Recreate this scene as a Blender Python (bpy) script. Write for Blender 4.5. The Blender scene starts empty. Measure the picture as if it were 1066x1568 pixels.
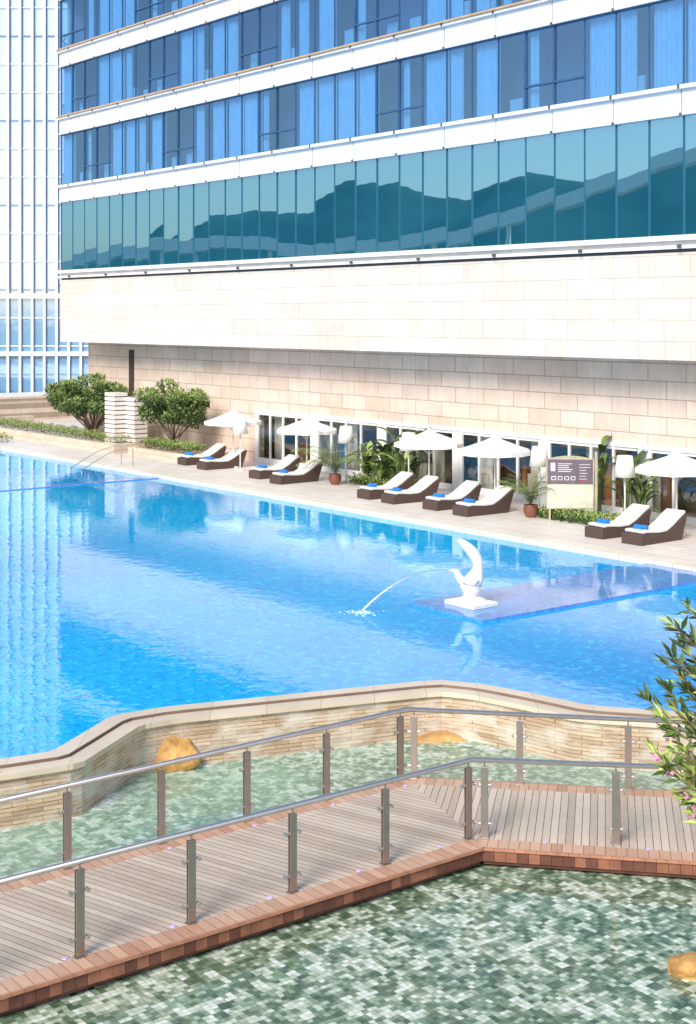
import bpy, bmesh, math, random
from mathutils import Vector, Matrix, noise
random.seed(7)
R=random.random
def U(a,b): return a+(b-a)*R()
C=bpy.context.scene.collection
CAMZ=6.5; F=2157.0; UC=533.0; VH=485.0
ANG=math.atan2(-.7887,.6147)
E1=Vector((.6147,-.7887,0)); E2=Vector((.7887,.6147,0))
def P(u,v,z):
    d=(CAMZ-z)*F/(v-VH); return Vector(((u-UC)/F*d,d,z))
def ST(p): return (p.dot(E1),p.dot(E2))
def W(s,t,z=0): return E1*s+E2*t+Vector((0,0,z))
# ---------------- materials
def nt(name):
    m=bpy.data.materials.new(name); m.use_nodes=True
    t=m.node_tree; return m,t,t.nodes["Principled BSDF"]
def coords(t,mode='Object'):
    n=t.nodes.new('ShaderNodeTexCoord'); return n.outputs[mode]
def mixc(t,f,a,b,typ='MIX'):
    n=t.nodes.new('ShaderNodeMix'); n.data_type='RGBA'; n.blend_type=typ
    for s,x in ((0,f),(6,a),(7,b)):
        if isinstance(x,bpy.types.NodeSocket): t.links.new(x,n.inputs[s])
        else: n.inputs[s].default_value = x if s==0 else (x[0],x[1],x[2],1)
    return n.outputs[2]
def ramp(t,inp,a,b):
    n=t.nodes.new('ShaderNodeMapRange'); n.inputs[1].default_value=a; n.inputs[2].default_value=b
    t.links.new(inp,n.inputs[0]); return n.outputs[0]
def noisen(t,vec,scale,detail=4,rough=.55,dist=0):
    n=t.nodes.new('ShaderNodeTexNoise'); n.inputs['Scale'].default_value=scale; n.inputs['Detail'].default_value=detail
    n.inputs['Roughness'].default_value=rough; n.inputs['Distortion'].default_value=dist
    t.links.new(vec,n.inputs['Vector']); return n.outputs['Fac']
def mapping(t,vec,scale=(1,1,1),rot=(0,0,0)):
    n=t.nodes.new('ShaderNodeMapping'); n.inputs['Scale'].default_value=scale; n.inputs['Rotation'].default_value=rot
    t.links.new(vec,n.inputs['Vector']); return n.outputs[0]
def bump(t,b,h,strength,dist):
    n=t.nodes.new('ShaderNodeBump'); n.inputs['Strength'].default_value=strength; n.inputs['Distance'].default_value=dist
    t.links.new(h,n.inputs['Height']); t.links.new(n.outputs[0],b.inputs['Normal'])
def M(name,col,rough=.6,metal=0,var=.15,scale=3,bs=0,bd=.01,spec=.5):
    m,t,b=nt(name); v=coords(t); f=noisen(t,v,scale)
    f=ramp(t,f,.3,.7)
    lo=[c*(1-var) for c in col]; hi=[min(1,c*(1+var)) for c in col]
    t.links.new(mixc(t,f,lo,hi),b.inputs['Base Color'])
    b.inputs['Roughness'].default_value=rough; b.inputs['Metallic'].default_value=metal
    b.inputs['Specular IOR Level'].default_value=spec
    if bs: bump(t,b,noisen(t,v,scale*6),bs,bd)
    return m
def axes(t,vec,ax):
    s=t.nodes.new('ShaderNodeSeparateXYZ'); t.links.new(vec,s.inputs[0])
    c=t.nodes.new('ShaderNodeCombineXYZ')
    for i,a in enumerate(ax):
        if a is not None: t.links.new(s.outputs[a],c.inputs[i])
    return c.outputs[0]
def brick(t,vec,w,h,mortar,c1,c2,cm,off=.5):
    n=t.nodes.new('ShaderNodeTexBrick'); t.links.new(vec,n.inputs['Vector'])
    n.inputs['Scale'].default_value=1; n.inputs['Brick Width'].default_value=w; n.inputs['Row Height'].default_value=h
    n.inputs['Mortar Size'].default_value=mortar; n.inputs['Mortar Smooth'].default_value=.1
    n.inputs['Color1'].default_value=(*c1,1); n.inputs['Color2'].default_value=(*c2,1); n.inputs['Mortar'].default_value=(*cm,1)
    n.offset=off; return n
def Mbrick(name,ax,w,h,mortar,c1,c2,cm,rough=.5,var=.12,off=.5,bs=.3,streak=True):
    m,t,b=nt(name); v=coords(t); vv=axes(t,v,ax)
    n=brick(t,vv,w,h,mortar,c1,c2,cm,off)
    f=ramp(t,noisen(t,v,1.3,6),.3,.7)
    c=mixc(t,f,[1-var]*3,[1,1,1])
    col=mixc(t,1.0,n.outputs['Color'],c,'MULTIPLY')
    if streak:
        f2=ramp(t,noisen(t,mapping(t,v,(3,3,.35)),2,5),.35,.75)
        col=mixc(t,1.0,col,mixc(t,f2,(1,1,1),(.93,.89,.85)),'MULTIPLY')
        f3=ramp(t,noisen(t,v,.12,2),.35,.65)
        col=mixc(t,1.0,col,mixc(t,f3,(1,1,1),(.97,.91,.87)),'MULTIPLY')
    t.links.new(col,b.inputs['Base Color']); b.inputs['Roughness'].default_value=rough
    inv=t.nodes.new('ShaderNodeMath'); inv.operation='SUBTRACT'; inv.inputs[0].default_value=1
    t.links.new(n.outputs['Fac'],inv.inputs[1]); bump(t,b,inv.outputs[0],bs,.01)
    return m
def Mgloss(name,dif,gloss,fac,rough=.02,bs=0):
    m,t,b=nt(name); out=t.nodes['Material Output']
    v=coords(t)
    d=t.nodes.new('ShaderNodeBsdfDiffuse'); d.inputs[0].default_value=(*dif,1)
    g=t.nodes.new('ShaderNodeBsdfGlossy'); g.inputs['Color'].default_value=(*gloss,1); g.inputs['Roughness'].default_value=rough
    x=t.nodes.new('ShaderNodeMixShader'); x.inputs[0].default_value=fac
    t.links.new(d.outputs[0],x.inputs[1]); t.links.new(g.outputs[0],x.inputs[2]); t.links.new(x.outputs[0],out.inputs[0])
    if bs:
        n=t.nodes.new('ShaderNodeBump'); n.inputs['Strength'].default_value=bs; n.inputs['Distance'].default_value=.02
        t.links.new(noisen(t,v,.6,2),n.inputs['Height']); t.links.new(n.outputs[0],g.inputs['Normal'])
    return m
def Mtrans(name,tint,gloss,fac,rough=.01):
    m,t,b=nt(name); out=t.nodes['Material Output']
    d=t.nodes.new('ShaderNodeBsdfTransparent'); d.inputs[0].default_value=(*tint,1)
    g=t.nodes.new('ShaderNodeBsdfGlossy'); g.inputs['Color'].default_value=(*gloss,1); g.inputs['Roughness'].default_value=rough
    x=t.nodes.new('ShaderNodeMixShader'); x.inputs[0].default_value=fac
    t.links.new(d.outputs[0],x.inputs[1]); t.links.new(g.outputs[0],x.inputs[2]); t.links.new(x.outputs[0],out.inputs[0])
    return m
# ---------------- mesh builder
class MB:
    def __init__(s): s.v=[];s.f=[];s.m=[]
    def add(s,vs,fs,mi=0):
        o=len(s.v); s.v+= [tuple(v) for v in vs]
        for f in fs: s.f.append([o+i for i in f]); s.m.append(mi)
    def box(s,x0,x1,y0,y1,z0,z1,mi=0,mat=None):
        vs=[Vector((x,y,z)) for z in (z0,z1) for y in (y0,y1) for x in (x0,x1)]
        if mat: vs=[mat@v for v in vs]
        s.add(vs,[(0,2,3,1),(4,5,7,6),(0,1,5,4),(2,6,7,3),(0,4,6,2),(1,3,7,5)],mi)
    def prism(s,poly,z0,z1,mi=0,mtop=None):
        n=len(poly); vs=[(p[0],p[1],z0) for p in poly]+[(p[0],p[1],z1) for p in poly]
        s.add(vs,[tuple(range(n,2*n))],mi if mtop is None else mtop)
        s.add(vs,[tuple(reversed(range(n)))]+[(i,(i+1)%n,n+(i+1)%n,n+i) for i in range(n)],mi)
    def tube(s,pts,r,mi=0,seg=8,cap=True):
        pts=[Vector(p) for p in pts]; n=len(pts); rr=r if isinstance(r,(list,tuple)) else [r]*n
        vs=[]; up=Vector((0,0,1))
        for i,p in enumerate(pts):
            d=(pts[min(i+1,n-1)]-pts[max(i-1,0)]).normalized()
            a=d.cross(up if abs(d.z)<.95 else Vector((1,0,0))).normalized(); b=a.cross(d)
            for k in range(seg):
                an=2*math.pi*k/seg; vs.append(p+(a*math.cos(an)+b*math.sin(an))*rr[i])
        fs=[(i*seg+k,i*seg+(k+1)%seg,(i+1)*seg+(k+1)%seg,(i+1)*seg+k) for i in range(n-1) for k in range(seg)]
        if cap: fs+= [tuple(range(seg)),tuple((n-1)*seg+k for k in reversed(range(seg)))]
        s.add(vs,fs,mi)
    def lathe(s,c,prof,mi=0,seg=20):
        c=Vector(c); vs=[c+Vector((r*math.cos(2*math.pi*k/seg),r*math.sin(2*math.pi*k/seg),z)) for r,z in prof for k in range(seg)]
        n=len(prof)
        s.add(vs,[(i*seg+k,i*seg+(k+1)%seg,(i+1)*seg+(k+1)%seg,(i+1)*seg+k) for i in range(n-1) for k in range(seg)],mi)
    def build(s,name,mats,parent=None,smooth=False,loc=(0,0,0),rot=0,bevel=0):
        me=bpy.data.meshes.new(name); me.from_pydata(s.v,[],s.f)
        for m in mats: me.materials.append(m)
        me.polygons.foreach_set('material_index',s.m)
        if smooth: me.polygons.foreach_set('use_smooth',[True]*len(s.f))
        me.update()
        if smooth!='raw':
            bm=bmesh.new(); bm.from_mesh(me); bmesh.ops.recalc_face_normals(bm,faces=bm.faces)
            bm.to_mesh(me); bm.free()
        o=bpy.data.objects.new(name,me); C.objects.link(o); o.location=loc; o.rotation_euler=(0,0,rot)
        if parent: o.parent=parent
        if bevel:
            b=o.modifiers.new('bevel','BEVEL'); b.width=bevel; b.segments=2; b.limit_method='ANGLE'
        return o
def empty(name,loc=(0,0,0),rot=0):
    e=bpy.data.objects.new(name,None); C.objects.link(e); e.location=loc; e.rotation_euler=(0,0,rot); return e

# ---------------- palette
m_fascia=Mbrick('stone_cladding',(0,2,None),1.95,.64,.009,(.90,.82,.74),(.83,.73,.64),(.55,.45,.38),.35,.09)
m_wall=Mbrick('stone_wall_lower',(0,2,None),1.5,.56,.016,(.90,.76,.65),(.80,.64,.53),(.50,.38,.30),.5,.14)
m_white=M('white_panel',(.84,.83,.85),.35,0,.07,.8)
m_joint=M('dark_joint',(.10,.10,.11),.6)
m_ledge=M('ledge_stone',(.82,.78,.74),.5,0,.08,2)
m_mull=M('blue_grey_mullion',(.06,.15,.28),.35,.3,.1)
m_tmull=M('teal_mullion',(.03,.15,.24),.35,.3,.1)
m_teal=Mgloss('teal_glass',(.0,.17,.27),(.62,.88,1.0),.72,.01,.06)
m_win=Mtrans('blue_window_glass',(.42,.70,.97),(.55,.80,1.0),.46)
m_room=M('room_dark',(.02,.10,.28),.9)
m_curt=M('curtain',(.72,.86,.96),.9,0,.1,4)
m_tan=M('tan_rail',(.60,.38,.20),.4)
m_frame=M('white_door_frame',(.86,.85,.82),.4,0,.03)
m_dglass=Mtrans('door_glass',(.8,.84,.84),(.9,.95,1),.18)
m_int=M('interior_wall',(.46,.34,.24),.8,0,.4,.8)
m_intf=M('interior_floor',(.3,.2,.14),.4)
m_steel=M('brushed_steel',(.42,.37,.34),.3,.85,.06,10)
m_steelL=M('bright_steel',(.66,.62,.60),.28,.9,.06,10)
m_dark=M('niche_shade_paint',(.07,.045,.035),.7)

# ---------------- hotel
hotel=empty('hotel_building',rot=ANG)
S0,S1=-66.9,-8.0
TO,TW=33.2,34.8
TOP=34.5
b=MB(); b.box(S0,S1,TO,TO+.4,5.21,8.40); b.build('stone_fascia',[m_fascia],hotel)
b=MB(); b.box(S0,S1,TO+.06,TO+.4,8.40,8.50,1); b.box(S0-.05,S1,TO-.12,TO+.4,8.50,8.60,0); b.box(S0,S1,TO+.02,TO+.4,8.60,8.74,0)
b.box(S0-.05,S1,TO-.18,TO+.4,8.74,8.90,0)
s=S0+1.3
while s<S1: b.box(s-.06,s+.06,TO-.20,TO-.125,8.52,8.62,1); s+=3.9
b.build('fascia_ledge',[m_ledge,m_joint],hotel)
b=MB(); b.box(S0+.01,S1,TO+.4,TW+.3,5.22,5.30); b.build('soffit',[m_ledge],hotel)
b=MB(); b.box(S0,-51.1,TW,TW+.35,.15,5.22); b.box(-51.1,S1,TW,TW+.35,2.46,5.22); b.box(S0,S0+.35,TW+.35,50,.15,5.22)
b.box(S0+.02,S1,50,50.3,0,TOP)
b.build('lower_stone_wall',[m_wall],hotel)
b=MB(); b.box(-62.55,-62.0,TW-.004,TW+.1,2.5,4.85); b.build('niche_shade_panel',[m_dark],hotel)  # flat panel, the niche's shade is put into its dark colour
b=MB(); b.box(S0,S0+.3,TO+.4,50,8.9,TOP); b.box(S0,S1,TO+.2,50.2,TOP,TOP+.4); b.build('end_wall_and_roof',[m_white],hotel)
bands=[(12.42,13.30),(15.93,16.82),(19.42,20.28),(22.90,23.78),(26.4,27.3),(29.9,30.8),(33.4,34.5)]
b=MB()
for i,(z0,z1) in enumerate(bands):
    b.box(S0,S1,TO-.06,TO+.3,z0,z1-.12,0); b.box(S0-.05,S1,TO-.2,TO+.3,z1-.12,z1,0)
    b.box(S0-.02,S1,TO-.10,TO-.06,z0,z0+.08,0)
    s=S0+1.3
    while s<S1:
        b.box(s-.012,s+.012,TO-.063,TO,z0+.09,z1-.13,1)
        b.box(s-.04,s+.04,TO-.22,TO-.201,z1-.12,z1+.01,1)
        b.box(s-.05,s+.05,TO-.12,TO-.101,z0-.01,z0+.07,1)
        s+=2.6
    if i in(1,2,3): b.box(S0,S1,TO-.27,TO-.205,z1-.02,z1+.045,2)
b.build('floor_bands',[m_white,m_joint,m_tan],hotel)
PW=1.3; n=int((S1-S0)/PW)
b=MB()
def pane(b,s0,s1,z0,z1,t,mi,k=.004):
    j=[U(-k,k) for _ in range(3)]
    b.add([(s0,t+j[0],z0),(s1,t+j[1],z0),(s1,t+j[1]+j[2],z1),(s0,t+j[0]+j[2],z1)],[(0,1,2,3)],mi)
for i in range(n):
    pane(b,S0+i*PW,S0+(i+1)*PW,8.90,12.42,TO+.06,0,.008)
b.build('teal_glazing',[m_teal],hotel,smooth='raw')
b=MB()
for i in range(n+1): b.box(S0+i*PW-.018,S0+i*PW+.018,TO+.03,TO+.10,8.90,12.42)
b.build('teal_mullions',[m_tmull],hotel)
g=MB(); fr=MB(); cu=MB()
def curtain(b,s0,s1,t,z0,z1):
    k=max(4,int((s1-s0)/.05)); vs=[]
    ph=U(0,6)
    for i in range(k+1):
        s=s0+(s1-s0)*i/k; tt=t+.035*math.sin(s*34+ph)+.02*math.sin(s*13); vs+=[(s,tt,z0),(s,tt,z1)]
    b.add(vs,[(2*i,2*i+2,2*i+3,2*i+1) for i in range(k)])
for fi in range(len(bands)-1):
    z0=bands[fi][1]; z1=bands[fi+1][0]
    for i in range(n):
        a=S0+i*PW; c=a+PW; k=(i+fi*1)%6
        zt=z0+.78
        op = k in (2,3)
        if op:
            pane(g,a,c,z0,zt,TO+.05,0); pane(g,a,c,zt,z1,TO+.05,0)
            fr.box(a,c,TO-.02,TO+.08,zt-.03,zt+.03)
        else: pane(g,a,c,z0,z1,TO+.05,0)
        w=.026 if op else .015
        fr.box(a-w,a+w,TO-.02 if op else TO+.02,TO+.09,z0,z1)
        r=R()
        if k in(0,1,4,5) and r<.85: curtain(cu,a+.05,c-.05 if r<.6 else a+.7,TO+.22,z0,z1)
        elif r<.4: curtain(cu,a+.05,a+.45,TO+.22,z0,z1)
        if r>.7: cu.box(a+.3,a+.9,TO+.3,TO+.4,z0,z0+U(.4,.8))
    fr.box(S0,S1,TO-.01,TO+.09,z1-.05,z1-.002); fr.box(S0,S1,TO-.01,TO+.09,z0+.002,z0+.05)
g.build('window_glazing',[m_win],hotel,smooth='raw'); fr.build('window_frames',[m_mull],hotel); cu.build('curtains',[m_curt],hotel)
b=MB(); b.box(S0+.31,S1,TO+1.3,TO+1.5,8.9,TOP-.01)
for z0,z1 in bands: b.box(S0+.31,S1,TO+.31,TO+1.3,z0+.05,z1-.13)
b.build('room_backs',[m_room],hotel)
m_bgl=Mtrans('green_balcony_glass',(.45,.72,.68),(.7,.95,.9),.3)
b=MB()
for zz in (8.2,12.75,16.35,19.75,23.3,26.9):
    poly=[(S0+.02,TO+.1)]+[(S0-1.6*math.cos(a),TO+1.7-1.6*math.sin(a)) for a in [math.pi/2*(1-k/8) for k in range(9)]]+[(S0-1.6,40),(S0+.02,40)]
    b.prism(poly,zz-.12,zz,0)
    ins=[(S0-1.45*math.cos(a),TO+1.75-1.45*math.sin(a)) for a in [math.pi/2*(1-k/8) for k in range(9)]]
    for p,q in zip(ins,ins[1:]): b.add([(p[0],p[1],zz+.05),(q[0],q[1],zz+.05),(q[0],q[1],zz+1.2),(p[0],p[1],zz+1.2)],[(0,1,2,3)],1)
    b.tube([(p[0],p[1],zz+1.22) for p in ins]+[(S0-1.45,40,zz+1.22)],.03,0)
    b.add([(S0-1.45,TO+1.75,zz+.05),(S0-1.45,40,zz+.05),(S0-1.45,40,zz+1.2),(S0-1.45,TO+1.75,zz+1.2)],[(0,1,2,3)],1)
b.build('side_balconies',[M('balcony_slab',(.12,.14,.16),.4),m_bgl],hotel)
fr=MB(); gl=MB(); s=-51.1; i=0
fr.box(-51.1,S1,TW-.05,TW+.02,2.32,2.455)
fr.box(-51.22,-51.1,TW-.05,TW+.02,.15,2.455)
while s<S1:
    thick=.20 if i%4==0 else .08
    fr.box(s-thick/2,s+thick/2,TW-.03,TW+.05,.15,2.32)
    fr.box(s+thick/2,s+.97,TW,TW+.045,.15,.36)
    fr.box(s+thick/2,s+.97,TW,TW+.045,2.22,2.32)
    gl.add([(s,TW+.02,.36),(s+.97,TW+.02,.36),(s+.97,TW+.02,2.22),(s,TW+.02,2.22)],[(0,1,2,3)])
    if i%4==3:
        fr.box(s+.97+.05,s+1.35,TW-.02,TW+.1,.15,2.32,0); s+=.5
    s+=.97; i+=1
fr.build('french_door_frames',[m_frame],hotel); gl.build('french_door_glass',[m_dglass],hotel)
b=MB(); b.box(S0+1,S1,TW+2.6,TW+2.8,.15,5.2,0); b.box(S0+1,S1,TW+.36,TW+2.6,.15,.17,1); b.box(S0+1,S1,TW+.36,TW+2.6,2.9,3.0,0)
for k in range(34):
    s=-50+k*1.2+U(0,.4); c=random.choice([2,3,4,4,5]); t0=TW+U(.6,1.9); h=U(.5,1.6)
    b.box(s,s+U(.2,.8),t0,t0+.4,.17,.17+h,c)
for k in range(16): b.box(-50.5+k*2.6,-50.2+k*2.6+U(0,.4),TW+.5,TW+.56,.17,2.7,4)
b.build('lobby_interior',[m_int,m_intf,M('sofa_orange',(.6,.25,.08),.8),M('sofa_blue',(.05,.25,.5),.8),M('cream_drape',(.75,.66,.52),.8),M('wood_shelf',(.3,.14,.07),.6)],hotel)

# ---------------- office tower
tow=empty('office_tower')
m_tg=Mgloss('pale_tower_glass',(.50,.64,.88),(.85,.93,1),.35,.08)
m_tg2=Mgloss('blue_tower_glass',(.20,.42,.70),(.75,.9,1),.40,.05,.3)
m_tf=M('tower_fin',(.86,.88,.93),.5,0,.04)
m_tdk=M('tower_gasket',(.22,.32,.48),.5)
TX0,TX1,TY=-75,-10,130
zs=6.5+(485-452)/F*TY
b=MB(); b.box(TX0,TX1,TY,TY+25,-2,70,0); b.build('glazing',[m_tg],tow)
b=MB(); b.box(TX0-.2,TX1+.2,TY-.06,TY-.01,-2,zs,0); b.build('lower_glazing',[m_tg2],tow)
b=MB(); x=TX0; i=0
while x<TX1:
    b.box(x-.11,x+.11,TY-.35,TY-.062,-2,70,0); b.box(x+.111,x+.18,TY-.2,TY-.062,-2,70,1)
    x+=1.12; i+=1
z=1.2
while z<70:
    b.box(TX0,TX1,TY-.16,TY-.07,z-.05,z+.05,1 if int(z/2.6)%3==0 else 0); z+=2.6
b.box(TX0-.3,TX1+.3,TY-.4,TY-.07,zs-.3,zs+.15,0)
b.box(TX0-.3,TX1+.3,TY-.4,TY-.07,zs-5.6,zs-5.2,0)
b.build('fins',[m_tf,m_tdk],tow)

# ---------------- ground
b=MB(); b.add([(-3000,-3000,-1.6),(3000,-3000,-1.6),(3000,3000,-1.6),(-3000,3000,-1.6)],[(0,1,2,3)])
b.build('ground',[M('ground_earth',(.16,.18,.12),.9,0,.3,.05)])

# ---------------- deck
TE=28.8
m_pave=Mbrick('deck_paving',(0,1,None),1.2,.8,.014,(.86,.79,.71),(.78,.70,.62),(.52,.44,.37),.45,.12,streak=False)
m_cop=Mbrick('deck_coping',(0,1,None),.6,5,.01,(.86,.79,.66),(.80,.72,.58),(.5,.42,.34),.4,.1,streak=False)
b=MB(); b.box(-64.3,-5,TE+.45,TW,-1.2,.15,0); b.box(-110,-64.3,-10,70,-1.2,.15,0); b.box(-110,-5,TW,70,-1.3,.14,0)
b.box(-5,30,TE-10,70,-1.2,.15,0)
b.build('pool_deck',[m_pave],rot=ANG)
b=MB(); b.box(-64.6,-5,TE,TE+.45,-1.2,.155,0); b.box(-64.9,-64.6,0,TE+.45,-1.2,.155,0)
b.build('deck_coping_edge',[m_cop],rot=ANG)

# ---------------- pool water
def Mwater():
    m,t,b=nt('pool_water'); v=coords(t)
    f=ramp(t,noisen(t,v,.07,3,.5),.35,.65)
    c=mixc(t,f,(.0,.31,.76),(.0,.49,.90))
    n2=noisen(t,mapping(t,v,(1,1,1)),6,3,.5,.8)
    c=mixc(t,ramp(t,n2,.52,.74),c,(.05,.66,1.0))  # bright ripple lights painted into the water colour
    n3=noisen(t,mapping(t,v,(1,1,1),(0,0,1)),5,3,.5,1.2)
    c=mixc(t,ramp(t,n3,.5,.26),c,(.0,.27,.74))  # dark sides of the ripples painted in the same way
    t.links.new(c,b.inputs['Base Color']); b.inputs['Roughness'].default_value=.015; b.inputs['IOR'].default_value=1.33
    bump(t,b,noisen(t,mapping(t,v,(1,1,1)),2.6,3,.5,.4),.065,.05)
    return m
m_water=Mwater()
ipx=[(-260,1196),(0,1163),(80,1151),(112,1132),(172,1096),(250,1083),(450,1063),(668,1041),(740,1048),(820,1063),(905,1081),(1066,1092),(1400,1115)]
raw=[P(u,v,.04) for u,v in ipx]
def smoothpath(pts,it=2,q=.25):
    for _ in range(it):
        out=[pts[0]]
        for a,c in zip(pts,pts[1:]): out+=[a.lerp(c,q),a.lerp(c,1-q)]
        out.append(pts[-1]); pts=out
    return pts
def offset(path,d):
    out=[]
    for i,p in enumerate(path):
        ns=[]
        for a,c in ((i-1,i),(i,i+1)):
            if a>=0 and c<len(path):
                q=path[c]-path[a]; q.z=0; q.normalize(); ns.append(Vector((q.y,-q.x,0)))
        nn_=sum(ns,Vector((0,0,0))).normalized()
        k=1/max(.5,nn_.dot(ns[0])); out.append(p+nn_*d*k)
    return out
def off(d): return smoothpath(offset(raw,d),1,.12)
inner=off(0)
poly=[(p.x,p.y) for p in off(.1)]
for s,t in ((-5,TE+.1),(-64.7,TE+.1),(-64.7,3)):
    w=W(s,t); poly.append((w.x,w.y))
E3=Matrix.Rotation(-ANG,3,'Z')
b=MB(); loc=[E3@Vector((x,y,0)) for x,y in poly]; b.add([(p.x,p.y,0) for p in loc],[tuple(range(len(loc)))])
b.build('pool_water',[m_water],rot=ANG)
m_plat=Mbrick('platform_tile',(0,1,None),.15,.15,.006,(.07,.28,.72),(.13,.38,.80),(.28,.50,.85),.05,.2,off=0,streak=False)
b=MB(); b.box(-49.9,-49.3,2,TE-.02,-.3,.03,0); b.build('pool_divider_wall',[m_plat],rot=ANG)
a=P(735,951,.06); c=P(633,921,.06); sa,ta=ST(a); sc,tc=ST(c)
b=MB(); b.box(sc,sa,(ta+tc)/2,TE-.003,-.4,.06,0); b.build('fountain_platform',[m_plat],rot=ANG)
# ---------------- weir wall
m_tan1=Mbrick('weir_coping',(0,1,None),.9,30,.006,(.80,.67,.51),(.74,.60,.45),(.52,.40,.30),.35,.15,streak=False)
m_gut=M('gutter',(.25,.17,.12),.5)
def Mstack():
    m,t,b=nt('stacked_stone'); v=coords(t)
    s=t.nodes.new('ShaderNodeSeparateXYZ'); t.links.new(v,s.inputs[0])
    ad=t.nodes.new('ShaderNodeMath'); ad.operation='MULTIPLY_ADD'; t.links.new(s.outputs[1],ad.inputs[0]); ad.inputs[1].default_value=.5; t.links.new(s.outputs[0],ad.inputs[2])
    c=t.nodes.new('ShaderNodeCombineXYZ'); t.links.new(ad.outputs[0],c.inputs[0]); t.links.new(s.outputs[2],c.inputs[1])
    n=brick(t,c.outputs[0],.5,.062,.005,(.74,.54,.36),(.46,.31,.20),(.20,.13,.08),.5)
    f=ramp(t,noisen(t,mapping(t,v,(1,1,2)),1.6,5),.42,.62)
    col=mixc(t,f,n.outputs['Color'],mixc(t,.3,(.80,.73,.64),n.outputs['Color']))
    t.links.new(col,b.inputs['Base Color']); b.inputs['Roughness'].default_value=.2
    bump(t,b,noisen(t,mapping(t,v,(3,3,14)),2,4),.6,.03); return m
m_stack=Mstack()
def strip(b,A,B,mi):
    vs=[x for p in zip(A,B) for x in p]; b.add(vs,[(2*i,2*i+2,2*i+3,2*i+1) for i in range(len(A)-1)],mi)
def lift(path,z): return [Vector((p.x,p.y,z)) for p in path]
o1=off(.30); o2=off(.33); o3=off(.62); o4=off(.56)
b=MB(); 
strip(b,lift(inner,.0-.3),lift(inner,.05),0); strip(b,lift(inner,.05),lift(o1,.05),0); strip(b,lift(o1,.05),lift(o1,-.05),1); strip(b,lift(o1,-.05),lift(o2,-.05),1)
strip(b,lift(o2,-.05),lift(o2,.01),0); strip(b,lift(o2,.01),lift(o3,.01),0); strip(b,lift(o3,.01),lift(o3,-.07),0); strip(b,lift(o3,-.07),lift(o4,-.07),0); strip(b,lift(o4,-.07),lift(o4,-1.3),2)
b.build('infinity_edge_wall',[m_tan1,m_gut,m_stack])

# ---------------- pond
PZ=-.80
def Mpond(name,milk,milkcol,gain):
    m,t,b=nt(name); v=coords(t)
    wv=t.nodes.new('ShaderNodeVectorMath'); wv.operation='ADD'
    nn=t.nodes.new('ShaderNodeTexNoise'); nn.inputs['Scale'].default_value=4; t.links.new(v,nn.inputs['Vector'])
    sc=t.nodes.new('ShaderNodeVectorMath'); sc.operation='SCALE'; sc.inputs['Scale'].default_value=.08; t.links.new(nn.outputs['Color'],sc.inputs[0])
    t.links.new(v,wv.inputs[0]); t.links.new(sc.outputs[0],wv.inputs[1])
    def cell(size):
        mp=t.nodes.new('ShaderNodeVectorMath'); mp.operation='SCALE'; mp.inputs['Scale'].default_value=1/size; t.links.new(wv.outputs[0],mp.inputs[0])
        fl=t.nodes.new('ShaderNodeVectorMath'); fl.operation='FLOOR'; t.links.new(mp.outputs[0],fl.inputs[0])
        z=axes(t,fl.outputs[0],(0,1,None))
        w=t.nodes.new('ShaderNodeTexWhiteNoise'); w.noise_dimensions='2D'; t.links.new(z,w.inputs['Vector']); return w.outputs['Value']
    w1=cell(.07); w2=cell(.14)
    ad=t.nodes.new('ShaderNodeMath'); ad.operation='MULTIPLY_ADD'; t.links.new(w2,ad.inputs[0]); ad.inputs[1].default_value=.5
    m5=t.nodes.new('ShaderNodeMath'); m5.operation='MULTIPLY'; m5.inputs[1].default_value=.5; t.links.new(w1,m5.inputs[0]); t.links.new(m5.outputs[0],ad.inputs[2])
    rip=noisen(t,v,3.2,3,.5,1.2)  # ripple highlights, painted into the mosaic colours below
    a2=t.nodes.new('ShaderNodeMath'); a2.operation='MULTIPLY_ADD'; t.links.new(rip,a2.inputs[0]); a2.inputs[1].default_value=.9; 
    a3=t.nodes.new('ShaderNodeMath'); a3.operation='ADD'; a3.inputs[1].default_value=.15; t.links.new(ad.outputs[0],a3.inputs[0]); t.links.new(a3.outputs[0],a2.inputs[2])
    r=t.nodes.new('ShaderNodeValToRGB')
    e=r.color_ramp.elements; e[0].position=.38; e[0].color=(.045,.085,.045,1); e[1].position=.52; e[1].color=(.13,.20,.11,1)
    x=e.new(.61); x.color=(.28,.37,.24,1); x=e.new(.70); x.color=(.58,.64,.50,1); x=e.new(.82); x.color=(.82,.85,.76,1)
    hf=t.nodes.new('ShaderNodeMath'); hf.operation='MULTIPLY'; hf.inputs[1].default_value=gain; t.links.new(a2.outputs[0],hf.inputs[0])
    t.links.new(hf.outputs[0],r.inputs[0])
    n=brick(t,wv.outputs[0],.07,.07,.004,(1,1,1),(1,1,1),(.6,.62,.55),0)
    c=mixc(t,1.0,r.outputs[0],n.outputs['Color'],'MULTIPLY')
    f=ramp(t,noisen(t,v,.35,4),.3,.7)
    c=mixc(t,f,mixc(t,milk*.4,c,milkcol),mixc(t,milk,c,milkcol))
    t.links.new(c,b.inputs['Base Color']); b.inputs['Roughness'].default_value=.03; b.inputs['IOR'].default_value=1.4
    bump(t,b,noisen(t,v,3.5,4,.5,.8),.16,.04)
    return m
A=[E3@Vector((p.x,p.y,0)) for p in off(.5)]
vs=[E3@Vector(p) for p in ((-40,-5,0),(40,-5,0),(40,20,0))]+A[::-1]+[E3@Vector((-40,20,0))]
b=MB(); b.add([(p.x,p.y,PZ) for p in vs],[tuple(range(len(vs)))])
b.build('pond_water',[Mpond('pond_mosaic_water',.16,(.36,.47,.34),.545)],rot=ANG)

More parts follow.
